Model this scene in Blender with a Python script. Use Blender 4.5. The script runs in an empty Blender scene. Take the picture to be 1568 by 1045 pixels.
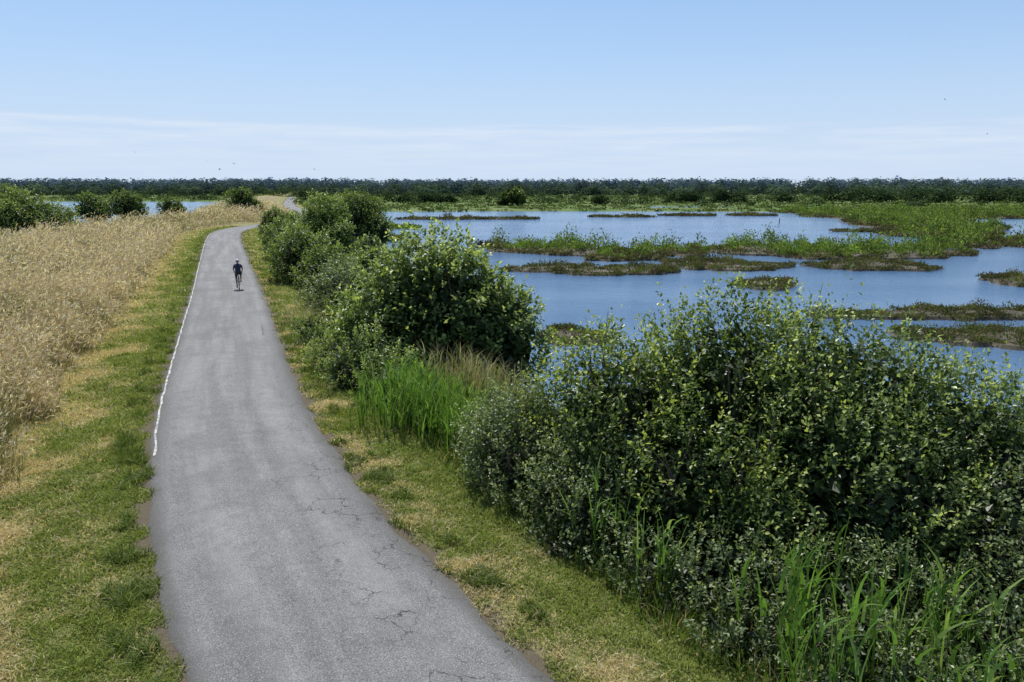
import bpy, math, random
import numpy as np
from mathutils import Vector, Matrix
from mathutils.geometry import tessellate_polygon
rng = np.random.default_rng(7)
random.seed(7)
SC = bpy.context.scene

# ------------------------------------------------------------------ helpers
def link(o):
    SC.collection.objects.link(o); return o

def snoise(x, y, freq, seed, n=10):
    r = np.random.default_rng(seed)
    out = np.zeros_like(np.asarray(x, float))
    for i in range(n):
        a = r.uniform(0, 2*math.pi); f = freq*r.uniform(.5, 2.0)
        out = out + np.sin((x*math.cos(a)+y*math.sin(a))*f*2*math.pi + r.uniform(0, 6.28))
    return out/math.sqrt(n)*.8

def norm(v):
    return v/np.maximum(np.linalg.norm(v, axis=-1, keepdims=True), 1e-9)

class Geo:
    def __init__(s):
        s.V=[]; s.L=[]; s.S=[]; s.C=[]; s.M=[]; s.SM=[]; s.n=0
    def add(s, V, F, col, mat=0, smooth=False):
        V = np.asarray(V, float).reshape(-1, 3); F = np.asarray(F, np.int64)
        if len(V) == 0: return
        col = np.asarray(col, float)
        if col.ndim == 1: col = np.tile(col, (len(V), 1))
        s.V.append(V); s.C.append(col)
        s.L.append((F+s.n).ravel()); s.S.append(np.full(len(F), F.shape[1]))
        s.M.append(np.full(len(F), mat)); s.SM.append(np.full(len(F), smooth)); s.n += len(V)
    def build(s, name, mats, extra=None):
        V=np.concatenate(s.V); L=np.concatenate(s.L); S=np.concatenate(s.S)
        me=bpy.data.meshes.new(name)
        me.vertices.add(len(V)); me.vertices.foreach_set('co', V.astype(np.float32).ravel())
        me.loops.add(len(L)); me.loops.foreach_set('vertex_index', L.astype(np.int32))
        me.polygons.add(len(S)); st=np.concatenate([[0],np.cumsum(S)[:-1]])
        me.polygons.foreach_set('loop_start', st.astype(np.int32))
        me.update(calc_edges=True)
        me.polygons.foreach_set('material_index', np.concatenate(s.M).astype(np.int32))
        me.polygons.foreach_set('use_smooth', np.concatenate(s.SM).astype(bool))
        ca=me.color_attributes.new('Col','FLOAT_COLOR','POINT')
        C=np.concatenate(s.C); C=np.hstack([np.clip(C,0,1), np.ones((len(C),1))])
        ca.data.foreach_set('color', C.astype(np.float32).ravel())
        if extra:
            for k,a in extra.items():
                at=me.attributes.new(k,'FLOAT','POINT'); at.data.foreach_set('value', a.astype(np.float32))
        for m in mats: me.materials.append(m)
        return link(bpy.data.objects.new(name, me))

def leaves(g, P, A, Nn, L, W, col, mat=0, fold=.18):
    n=len(P)
    if n==0: return
    A=norm(A); B=norm(np.cross(A, Nn)); N=np.cross(B, A)
    L=np.broadcast_to(L,(n,))[:,None]; W=np.broadcast_to(W,(n,))[:,None]
    V=np.empty((n,4,3))
    V[:,0]=P; V[:,1]=P+A*L*.45+B*W*.5+N*W*fold; V[:,2]=P+A*L; V[:,3]=P+A*L*.45-B*W*.5+N*W*fold
    F=np.arange(n*4).reshape(n,4)
    g.add(V, F, np.repeat(col,4,axis=0), mat)

def blades(g, P, D, bend, H, W, col, K=4, tipcol=None, mat=0):
    n=len(P)
    if n==0: return
    t=np.linspace(0,1,K)[None,:]
    H=np.broadcast_to(H,(n,))[:,None]; W=np.broadcast_to(W,(n,))[:,None]; b=np.broadcast_to(bend,(n,))[:,None]
    C=np.empty((n,K,3))
    out=b*H*t**2
    C[:,:,0]=P[:,0:1]+D[:,0:1]*out; C[:,:,1]=P[:,1:2]+D[:,1:2]*out
    C[:,:,2]=P[:,2:3]+H*t*(1-.35*b*t)
    ang=rng.uniform(0,2*math.pi,n)
    S=np.stack([np.cos(ang),np.sin(ang),np.zeros(n)],1)[:,None,:]
    w=(W*(1-t**1.6))[:,:,None]*.5
    V=np.stack([C-S*w, C+S*w],2)
    idx=np.arange(n*K*2).reshape(n,K,2)
    F=np.stack([idx[:,:-1,0],idx[:,:-1,1],idx[:,1:,1],idx[:,1:,0]],-1).reshape(-1,4)
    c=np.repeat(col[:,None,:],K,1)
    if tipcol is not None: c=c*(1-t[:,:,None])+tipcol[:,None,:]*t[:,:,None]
    g.add(V, F, np.repeat(c.reshape(-1,3),2,axis=0), mat)

def tube(g, pts, rads, col, mat=0, sides=6):
    pts=[Vector(p) for p in pts]; V=[]; F=[]
    for i,p in enumerate(pts):
        d=(pts[min(i+1,len(pts)-1)]-pts[max(i-1,0)]).normalized()
        a=d.orthogonal().normalized(); b=d.cross(a)
        for k in range(sides):
            t=2*math.pi*k/sides
            V.append(p+(a*math.cos(t)+b*math.sin(t))*rads[i])
    for i in range(len(pts)-1):
        for k in range(sides):
            F.append((i*sides+k,i*sides+(k+1)%sides,(i+1)*sides+(k+1)%sides,(i+1)*sides+k))
    g.add([tuple(v) for v in V],F,np.array(col,float),mat,True)

# ------------------------------------------------------------------ materials
def newmat(name):
    m=bpy.data.materials.new(name); m.use_nodes=True; nt=m.node_tree; nt.nodes.clear()
    return m,nt
def N(nt,t,**kw):
    n=nt.nodes.new(t)
    for k,v in kw.items():
        if k.startswith('_'): setattr(n,k[1:],v)
        else:
            n.inputs[k.replace('__',' ')].default_value=v
    return n
def math_(nt,op,a,b=None,clamp=False):
    n=nt.nodes.new('ShaderNodeMath'); n.operation=op; n.use_clamp=clamp
    for i,v in enumerate((a,b)):
        if v is None: continue
        if isinstance(v,(int,float)): n.inputs[i].default_value=v
        else: nt.links.new(v,n.inputs[i])
    return n.outputs[0]
def mixc(nt,f,a,b,mode='MIX'):
    n=nt.nodes.new('ShaderNodeMix'); n.data_type='RGBA'; n.blend_type=mode
    for s,v in ((n.inputs[0],f),(n.inputs[6],a),(n.inputs[7],b)):
        if isinstance(v,(int,float)): s.default_value=v
        elif isinstance(v,(tuple,list)): s.default_value=(*v,1) if len(v)==3 else v
        else: nt.links.new(v,s)
    return n.outputs[2]
def noise(nt,vec,scale,detail=4,rough=.55):
    n=N(nt,'ShaderNodeTexNoise',Scale=scale,Detail=detail,Roughness=rough)
    if vec is not None: nt.links.new(vec,n.inputs['Vector'])
    return n.outputs['Fac']
def ramp(nt,f,lo,hi):
    n=N(nt,'ShaderNodeMapRange'); n.clamp=True; n.interpolation_type='SMOOTHSTEP'
    nt.links.new(f,n.inputs[0])
    if lo<=hi: n.inputs[1].default_value=lo; n.inputs[2].default_value=hi
    else: n.inputs[1].default_value=hi; n.inputs[2].default_value=lo; n.inputs[3].default_value=1; n.inputs[4].default_value=0
    return n.outputs[0]
def objco(nt): return nt.nodes.new('ShaderNodeTexCoord').outputs['Object']

def foliage_mat(name, trans=.3, rough=.45, spec=.35):
    m,nt=newmat(name)
    a=nt.nodes.new('ShaderNodeVertexColor'); a.layer_name='Col'
    p=N(nt,'ShaderNodeBsdfPrincipled',Roughness=rough)
    p.inputs['Specular IOR Level'].default_value=spec
    nt.links.new(a.outputs[0],p.inputs['Base Color'])
    tr=nt.nodes.new('ShaderNodeBsdfTranslucent')
    c=mixc(nt,1.0,a.outputs[0],(1.3,1.3,.7),'MULTIPLY'); nt.links.new(c,tr.inputs[0])
    mx=N(nt,'ShaderNodeMixShader',Fac=trans)
    nt.links.new(p.outputs[0],mx.inputs[1]); nt.links.new(tr.outputs[0],mx.inputs[2])
    o=nt.nodes.new('ShaderNodeOutputMaterial'); nt.links.new(mx.outputs[0],o.inputs[0])
    return m
M_leaf=foliage_mat('leaf_foliage',.38,.42,.45)
M_grass=foliage_mat('grass_blades',.35,.6,.15)
M_dry=foliage_mat('dry_grass',.3,.7,.12)
M_far=foliage_mat('distant_foliage',.15,.9,.0)

def simple(name,col,rough=.6,metal=0,nscale=None,namp=.3):
    m,nt=newmat(name)
    p=N(nt,'ShaderNodeBsdfPrincipled',Roughness=rough,Metallic=metal)
    f=noise(nt,objco(nt),nscale or 30,5)
    c=mixc(nt,f,tuple(x*(1-namp) for x in col),tuple(min(1,x*(1+namp)) for x in col))
    nt.links.new(c,p.inputs['Base Color'])
    o=nt.nodes.new('ShaderNodeOutputMaterial'); nt.links.new(p.outputs[0],o.inputs[0])
    return m
M_bark=simple('bark',(.14,.115,.085),.9,0,12,.4)

# ------------------------------------------------------------------ road centreline
CP=[(9.9,-12),(6.3,-6),(2.9,0),(.55,4),(-1.72,7.8),(-4.26,12.09),(-7.11,18.09),(-10.94,27.9),(-16.28,41.9),(-22.7,58.4),
    (-32.6,84.3),(-37.0,98),(-37.8,108),(-36.8,122),(-37.0,136),(-41,152),(-50,180),(-62.5,212),(-80,270),(-100,340),(-125,430),(-160,560)]
def catmull(cp,step=.35):
    cp=[np.array(c,float) for c in cp]; out=[]
    for i in range(len(cp)-1):
        p0=cp[max(i-1,0)];p1=cp[i];p2=cp[i+1];p3=cp[min(i+2,len(cp)-1)]
        L=np.linalg.norm(p2-p1)
        st=step if p1[1]<60 else step*3
        n=max(2,int(L/st))
        d=max(np.linalg.norm(p2-p0),1e-6); m1=(p2-p0)*(L/d)
        d2=max(np.linalg.norm(p3-p1),1e-6); m2=(p3-p1)*(L/d2)
        for k in range(n):
            t=k/n; t2=t*t;t3=t2*t
            out.append((2*t3-3*t2+1)*p1+(t3-2*t2+t)*m1+(-2*t3+3*t2)*p2+(t3-t2)*m2)
    out.append(cp[-1]); return np.array(out)
CL=catmull(CP)
TG=norm(np.gradient(CL,axis=0)); NR=np.stack([TG[:,1],-TG[:,0]],1)
def sdist(x,y):
    x=np.asarray(x,float).ravel(); y=np.asarray(y,float).ravel(); out=np.empty(len(x))
    cx=CL[:,0].astype(np.float32); cy=CL[:,1].astype(np.float32); x4=x.astype(np.float32); y4=y.astype(np.float32)
    for a in range(0,len(x),20000):
        dx=x4[a:a+20000,None]-cx[None,:]; dy=y4[a:a+20000,None]-cy[None,:]
        q=dx*dx+dy*dy; i=q.argmin(1); r=np.arange(len(i))
        perp=x[a:a+20000]-CL[i,0]; pq=y[a:a+20000]-CL[i,1]
        pe=perp*NR[i,0]+pq*NR[i,1]
        big=np.sqrt(q[r,i])
        out[a:a+20000]=np.sign(pe)*np.where(big>3,big,np.abs(pe))
    return out
HW=1.88; WZ=-2.5
def sstep(a,b,x):
    t=np.clip((x-a)/(b-a),0,1); return t*t*(3-2*t)
def zfun(x,y,d=None):
    x=np.asarray(x,float); y=np.asarray(y,float)
    if d is None: d=sdist(x,y).reshape(x.shape)
    lev=np.interp(d,[-36,-30,-19,-15,-10,-6,-4.7,-2.2,2.2,3.9,6,9,12,16],
                    [-3.4,-3.0,.35,.8,.75,.25,.02,-.02,-.02,-.12,-.75,-1.8,-2.75,-3.4])
    lev=lev+np.where(np.abs(d)>4.7,1,0)*.07*snoise(x,y,.35,3)+np.where(np.abs(d)>2.3,1,0)*.015*snoise(x,y,1.2,4)
    right=d>0
    sh=np.where(right,243+6*snoise(x,y,.015,11),392+8*snoise(x,y,.01,12))
    Lm=sstep(-4,6,y-sh)
    land=-2.22+.28*snoise(x*.35,y,.02,13)+.1*snoise(x,y,.08,14)
    land=np.where(y>480,np.maximum(land,-2.3),land)
    base=-3.4*(1-Lm)+land*Lm
    return np.maximum(lev,base)

# ------------------------------------------------------------------ ground
def lines(lo,hi,step,end_lo,end_hi,g):
    c=list(np.arange(lo,hi,step)); s=step; v=c[-1]
    while v<end_hi: s*=g; v+=s; c.append(v)
    s=step; v=lo; pre=[]
    while v>end_lo: s*=g; v-=s; pre.append(v)
    return np.array(pre[::-1]+c)
xs=lines(-32,16,.32,-6000,6000,1.06); ys=lines(-6,66,.32,-300,7000,1.035)
X,Y=np.meshgrid(xs,ys); xf=X.ravel(); yf=Y.ravel()
D=sdist(xf,yf); Z=zfun(xf,yf,D)
idx=np.arange(len(xf)).reshape(len(ys),len(xs))
F=np.stack([idx[:-1,:-1],idx[:-1,1:],idx[1:,1:],idx[1:,:-1]],-1).reshape(-1,4)
g=Geo(); g.add(np.stack([xf,yf,Z],1),F,np.array([.1,.1,.05]),0,True)
m,nt=newmat('ground_grass_soil')
co=objco(nt)
da=nt.nodes.new('ShaderNodeAttribute'); da.attribute_name='d'
n1=noise(nt,co,.9,6,.6); n2=noise(nt,co,6,5,.65); n3=noise(nt,co,40,4,.7); n4=noise(nt,co,.06,5)
dd=math_(nt,'ADD',da.outputs['Fac'],math_(nt,'MULTIPLY',math_(nt,'SUBTRACT',n1,.5),1.6))
dn=math_(nt,'ADD',da.outputs['Fac'],math_(nt,'MULTIPLY',math_(nt,'SUBTRACT',n2,.5),.9))
mown=mixc(nt,ramp(nt,n2,.35,.7),(.15,.18,.045),(.29,.26,.12))
mown=mixc(nt,ramp(nt,n1,.45,.68),mown,(.44,.36,.19))
field=mixc(nt,ramp(nt,n1,.3,.7),(.18,.18,.07),(.38,.30,.18))
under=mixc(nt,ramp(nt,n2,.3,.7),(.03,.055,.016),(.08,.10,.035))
marsh=mixc(nt,ramp(nt,n4,.4,.62),(.11,.18,.045),(.17,.20,.075))
soil=mixc(nt,n3,(.08,.065,.045),(.22,.185,.13))
c=mixc(nt,ramp(nt,dd,-5.2,-4.3),field,mown)
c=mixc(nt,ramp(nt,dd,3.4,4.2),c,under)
c=mixc(nt,ramp(nt,da.outputs['Fac'],14,20),c,marsh)
c=mixc(nt,ramp(nt,da.outputs['Fac'],-26,-22),marsh,c)
ab=math_(nt,'ABSOLUTE',dn)
c=mixc(nt,ramp(nt,ab,2.35,2.0),c,soil)
c=mixc(nt,.5,c,mixc(nt,n3,(.35,.35,.35),(1.5,1.5,1.5)),'MULTIPLY')
p=N(nt,'ShaderNodeBsdfPrincipled',Roughness=.95); p.inputs['Specular IOR Level'].default_value=.1
nt.links.new(c,p.inputs['Base Color'])
b=N(nt,'ShaderNodeBump',Strength=.7,Distance=.05); nt.links.new(n3,b.inputs['Height']); nt.links.new(b.outputs[0],p.inputs['Normal'])
o=nt.nodes.new('ShaderNodeOutputMaterial'); nt.links.new(p.outputs[0],o.inputs[0])
g.build('ground',[m],{'d':D})

# ------------------------------------------------------------------ water
m,nt=newmat('lagoon_water'); co=objco(nt)
mp=N(nt,'ShaderNodeMapping'); mp.inputs['Scale'].default_value=(.5,1.4,1); mp.inputs['Rotation'].default_value=(0,0,.25)
nt.links.new(co,mp.inputs[0])
w1=noise(nt,mp.outputs[0],2.0,5,.62); w2=noise(nt,mp.outputs[0],.05,4,.6)
b=N(nt,'ShaderNodeBump',Strength=1.0,Distance=.10); nt.links.new(w1,b.inputs['Height'])
p=N(nt,'ShaderNodeBsdfPrincipled',Roughness=.14,IOR=1.33)
c=mixc(nt,ramp(nt,w2,.35,.65),(.08,.165,.305),(.13,.225,.37)); nt.links.new(c,p.inputs['Base Color'])
nt.links.new(b.outputs[0],p.inputs['Normal'])
o=nt.nodes.new('ShaderNodeOutputMaterial'); nt.links.new(p.outputs[0],o.inputs[0])
g=Geo(); g.add([(-600,-200,WZ),(700,-200,WZ),(700,520,WZ),(-600,520,WZ)],[(0,1,2,3)],np.array([0,0,0]))
g.build('lagoon_water',[m])

# ------------------------------------------------------------------ road
sel=np.where(CL[:,1]<430)[0]; c0=CL[sel]; nr=NR[sel]
arc=np.concatenate([[0],np.cumsum(np.linalg.norm(np.diff(c0,axis=0),axis=1))])
cols=np.array([-1,-.97,-.85,-.6,-.3,0,.3,.6,.85,.97,1.0])
el=HW+.05*snoise(arc,arc*0,.35,21)+.035*snoise(arc,arc*0,1.1,22); er=HW+.05*snoise(arc,arc*0,.3,23)+.045*snoise(arc,arc*0,1.1,24)
V=[];tt=[]
for j,cc in enumerate(cols):
    off=cc*np.where(cc<0,el,er)
    z=.012+.03*(1-cc*cc)-(.03 if abs(cc)==1 else 0)
    V.append(np.stack([c0[:,0]+nr[:,0]*off,c0[:,1]+nr[:,1]*off,np.full(len(c0),z)],1)); tt.append(off)
V=np.stack(V,1); off=np.stack(tt,1).ravel(); ar=np.repeat(arc,len(cols))
idx=np.arange(V.shape[0]*V.shape[1]).reshape(V.shape[0],V.shape[1])
F=np.stack([idx[:-1,:-1],idx[:-1,1:],idx[1:,1:],idx[1:,:-1]],-1).reshape(-1,4)
g=Geo(); g.add(V.reshape(-1,3),F,np.array([.1,.1,.1]),0,True)
m,nt=newmat('worn_asphalt'); co=objco(nt)
oa=nt.nodes.new('ShaderNodeAttribute'); oa.attribute_name='off'
aa=nt.nodes.new('ShaderNodeAttribute'); aa.attribute_name='arc'
cx=nt.nodes.new('ShaderNodeCombineXYZ'); nt.links.new(oa.outputs['Fac'],cx.inputs[0]); nt.links.new(math_(nt,'MULTIPLY',aa.outputs['Fac'],.06),cx.inputs[1])
streak=noise(nt,cx.outputs[0],1.5,5,.6)
n1=noise(nt,co,.45,5,.6); n2=noise(nt,co,3,5,.7); n3=noise(nt,co,60,3,.8)
vo=N(nt,'ShaderNodeTexVoronoi',Scale=40); nt.links.new(co,vo.inputs['Vector'])
c=mixc(nt,ramp(nt,streak,.35,.65),(.165,.165,.166),(.25,.248,.245))
c=mixc(nt,math_(nt,'MULTIPLY',ramp(nt,n1,.45,.62),.55),c,(.15,.15,.148))
c=mixc(nt,1.0,c,mixc(nt,ramp(nt,n3,.3,.7),(.42,.42,.42),(1.55,1.55,1.55)),'MULTIPLY')
c=mixc(nt,.25,c,mixc(nt,ramp(nt,n2,.3,.7),(.6,.6,.6),(1.4,1.4,1.4)),'MULTIPLY')
c=mixc(nt,math_(nt,'MULTIPLY',ramp(nt,vo.outputs['Distance'],.42,.2),.8),c,mixc(nt,vo.outputs['Color'],(.07,.07,.07),(.50,.49,.48)))
edge=ramp(nt,math_(nt,'ADD',math_(nt,'ABSOLUTE',oa.outputs['Fac']),math_(nt,'MULTIPLY',n2,.5)),1.7,2.15)
c=mixc(nt,math_(nt,'MULTIPLY',edge,.7),c,(.08,.075,.065))
vv=N(nt,'ShaderNodeVectorMath',_operation='MULTIPLY_ADD')
nz=N(nt,'ShaderNodeTexNoise',Scale=5,Detail=4.0); nt.links.new(co,nz.inputs['Vector'])
nt.links.new(nz.outputs['Color'],vv.inputs[0]); vv.inputs[1].default_value=(.35,.35,.35); nt.links.new(co,vv.inputs[2])
cr=N(nt,'ShaderNodeTexVoronoi',Scale=1.6); cr.feature='DISTANCE_TO_EDGE'; nt.links.new(vv.outputs[0],cr.inputs['Vector'])
crack=math_(nt,'MULTIPLY',ramp(nt,cr.outputs['Distance'],.018,.007),ramp(nt,noise(nt,co,.9,3),.46,.57))
crack=math_(nt,'MULTIPLY',crack,ramp(nt,oa.outputs['Fac'],0.0,.8))
crack=math_(nt,'MULTIPLY',crack,ramp(nt,aa.outputs['Fac'],40,32))
c=mixc(nt,math_(nt,'MULTIPLY',crack,.8),c,(.035,.033,.03))
p=N(nt,'ShaderNodeBsdfPrincipled',Roughness=.85); p.inputs['Specular IOR Level'].default_value=.25
nt.links.new(c,p.inputs['Base Color'])
b=N(nt,'ShaderNodeBump',Strength=.7,Distance=.012); nt.links.new(n3,b.inputs['Height']); nt.links.new(b.outputs[0],p.inputs['Normal'])
o=nt.nodes.new('ShaderNodeOutputMaterial'); nt.links.new(p.outputs[0],o.inputs[0])
g.build('asphalt_path',[m],{'off':off,'arc':ar})

m,nt=newmat('worn_white_paint'); co=objco(nt)
p=N(nt,'ShaderNodeBsdfPrincipled',Roughness=.7)
c=mixc(nt,ramp(nt,noise(nt,co,3,6,.75),.42,.62),(.55,.54,.51),(.19,.185,.175)); nt.links.new(c,p.inputs['Base Color'])
o=nt.nodes.new('ShaderNodeOutputMaterial'); nt.links.new(p.outputs[0],o.inputs[0])
s2=np.where((c0[:,1]>16.0)&(c0[:,1]<112))[0]
a=c0[s2]; n_=nr[s2]; e=1.80+.02*snoise(arc[s2],arc[s2]*0,.5,33)
wl=.05+.012*snoise(arc[s2],arc[s2]*0,1.1,34)
L1=np.stack([a[:,0]-n_[:,0]*e,a[:,1]-n_[:,1]*e,np.full(len(a),.0215)],1)
L2=np.stack([a[:,0]-n_[:,0]*(e-wl),a[:,1]-n_[:,1]*(e-wl),np.full(len(a),.0255)],1)
V=np.stack([L1,L2],1); idx=np.arange(len(a)*2).reshape(-1,2)
F=np.stack([idx[:-1,0],idx[:-1,1],idx[1:,1],idx[1:,0]],-1)
g=Geo(); g.add(V.reshape(-1,3),F,np.array([.7,.7,.7])); g.build('path_edge_line',[m])

# ------------------------------------------------------------------ grass
def colpick(n, pal, w=None):
    pal=np.array(pal); i=rng.choice(len(pal),n,p=w)
    return pal[i]*rng.uniform(.75,1.25,(n,1))
def scatter(bands, side):
    P=[]
    for y0,y1,d0,d1,cnt in bands:
        s=np.where((CL[:,1]>=y0)&(CL[:,1]<=y1))[0]
        i=rng.choice(s,cnt); f=rng.uniform(-.6,.6,cnt)
        o=rng.uniform(d0,d1,cnt)
        P.append(np.stack([CL[i,0]+TG[i,0]*f+NR[i,0]*o, CL[i,1]+TG[i,1]*f+NR[i,1]*o, o],1))
    q=np.concatenate(P); return q[np.abs(q[:,0])<.95*q[:,1]+4]
def mown(name,bands,side):
    q=scatter(bands,side)
    x,y,d=q.T
    patch=snoise(x,y,.35,41)+.5*snoise(x,y,1.1,42)
    e=np.abs(d)
    keep=(e>HW+.04+.24*np.clip(snoise(x,y,.8,43),-1,1)+rng.uniform(-.06,.25,len(x)))
    if side<0: dry=patch*.7+(e-3.3)*.75
    else: dry=patch*.9+(2.6-e)*.7
    x,y,d,dry,e=x[keep],y[keep],d[keep],dry[keep],e[keep]
    n=len(x); dist=np.hypot(x,y)
    z=zfun(x,y,d)
    gr=colpick(n,[(.20,.26,.055),(.25,.32,.07),(.33,.37,.11),(.14,.18,.04)])
    st=colpick(n,[(.60,.50,.30),(.50,.40,.23),(.72,.64,.42)])
    k=(rng.normal(0,.45,n)+dry>.38)[:,None]
    tuft=((e<2.6)&(snoise(x,y,.6,45)+.5*snoise(x,y,1.6,46)>.42))
    col=np.where(k,st,gr); col=np.where(tuft[:,None]&(rng.uniform(0,1,(n,1))<.8),gr*np.array([.55,.62,.6]),col)
    tall=(rng.uniform(0,1,n)>.985)&~tuft
    h=rng.uniform(.03,.085,n)*(1+.4*np.clip(snoise(x,y,.9,44),-1,1))*(1+dist/45)
    h=h*np.where(tuft,2.2,1); h=np.minimum(np.where(tall,h*1.8,h),.24)
    a=rng.uniform(0,6.28,n)
    P=np.stack([x,y,z-.005],1); Dr=np.stack([np.cos(a),np.sin(a)],1); bd=rng.uniform(.3,1.3,n); W=.007+.0012*dist*rng.uniform(.6,1.2,n)
    g=Geo(); k=dist<17
    for kk,K in ((k,3),(~k,2)): blades(g,P[kk],Dr[kk],bd[kk],h[kk],W[kk],col[kk],K)
    g.build(name,[M_grass])
mown('mown_grass_verge',[(5,11,-5,-1.8,72000),(11,18,-5,-1.8,56000),(18,32,-5,-1.8,44000),(32,60,-5,-1.8,26000),(60,110,-5,-1.8,10000)],-1)
mown('mown_grass_verge',[(4,11,1.8,4.6,58000),(11,18,1.8,4.6,44000),(18,32,1.8,4.6,34000),(32,60,1.8,4.6,20000),(60,110,1.8,4.6,7000)],1)

def meadow():
    g=Geo()
    for (y0,y1,d0,d1,cnt,ws,K) in [(9,22,-12,-4.2,44000,1,3),(20,38,-17,-4.2,50000,1.5,3),(36,70,-22,-4.2,42000,2.6,2),(68,125,-25,-4.3,24000,5,2),(120,230,-25,-4,12000,9,2),(110,230,4,12,6000,9,2)]:
        q=scatter([(y0,y1,d0,d1,cnt)],-1); x,y,d=q.T
        keep=(np.abs(d)>4.75+.5*snoise(x,y,.25,51)+rng.normal(0,.22,len(x)))
        x,y,d=x[keep],y[keep],d[keep]; n=len(x); z=zfun(x,y)
        pt=snoise(x,y,.12,52)+.5*snoise(x,y,.5,53); pk=snoise(x,y,.07,55)
        straw=colpick(n,[(.56,.45,.30),(.46,.35,.23),(.66,.57,.42),(.38,.31,.18),(.54,.39,.28)])
        green=colpick(n,[(.17,.225,.075),(.24,.27,.11),(.11,.16,.05)])
        kk=(rng.normal(0,.5,n)+pt*1.15+np.clip((-d-11)*.35,0,1.3)-np.where(d>-7,.3,0)>.4)[:,None]
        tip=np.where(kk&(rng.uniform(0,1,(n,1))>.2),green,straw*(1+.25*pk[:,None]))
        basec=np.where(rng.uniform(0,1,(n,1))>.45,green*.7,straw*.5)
        edge=np.clip((-d-4.0)/1.2,.35,1) if y0<110 else 1
        clump=1+.5*np.clip(snoise(x,y,.45,54),-1,1)+.3*snoise(x,y,1.3,56)
        h=rng.uniform(.45,1.3,n)*edge*np.clip(clump,.3,1.8)
        a=rng.normal(.4,.9,n); Dr=np.stack([np.cos(a),np.sin(a)],1); bd=rng.uniform(.05,.6,n)
        P=np.stack([x,y,z],1)
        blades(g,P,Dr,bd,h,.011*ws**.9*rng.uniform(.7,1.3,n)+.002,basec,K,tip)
        top=P.copy(); top[:,0]+=Dr[:,0]*bd*h; top[:,1]+=Dr[:,1]*bd*h; top[:,2]+=h*(1-.35*bd)
        for r in range(2 if ws<3 else 1):
            s=(rng.uniform(0,1,n)<np.where(kk[:,0],.25,.62))
            pp=top[s]+rng.normal(0,.02,(s.sum(),3))-np.array([0,0,.05*r])
            A=np.stack([Dr[s,0]*.6,Dr[s,1]*.6,rng.uniform(-.4,1.3,s.sum())],1)+rng.normal(0,.3,(s.sum(),3))
            hc=colpick(s.sum(),[(.72,.60,.44),(.60,.47,.34),(.86,.78,.64),(.56,.42,.31)])
            leaves(g,pp,A,rng.normal(0,1,(s.sum(),3)),.13*ws**.75,.021*ws**.8,hc,0,.1)
    g.build('dry_meadow_grass',[M_dry])
meadow()

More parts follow.
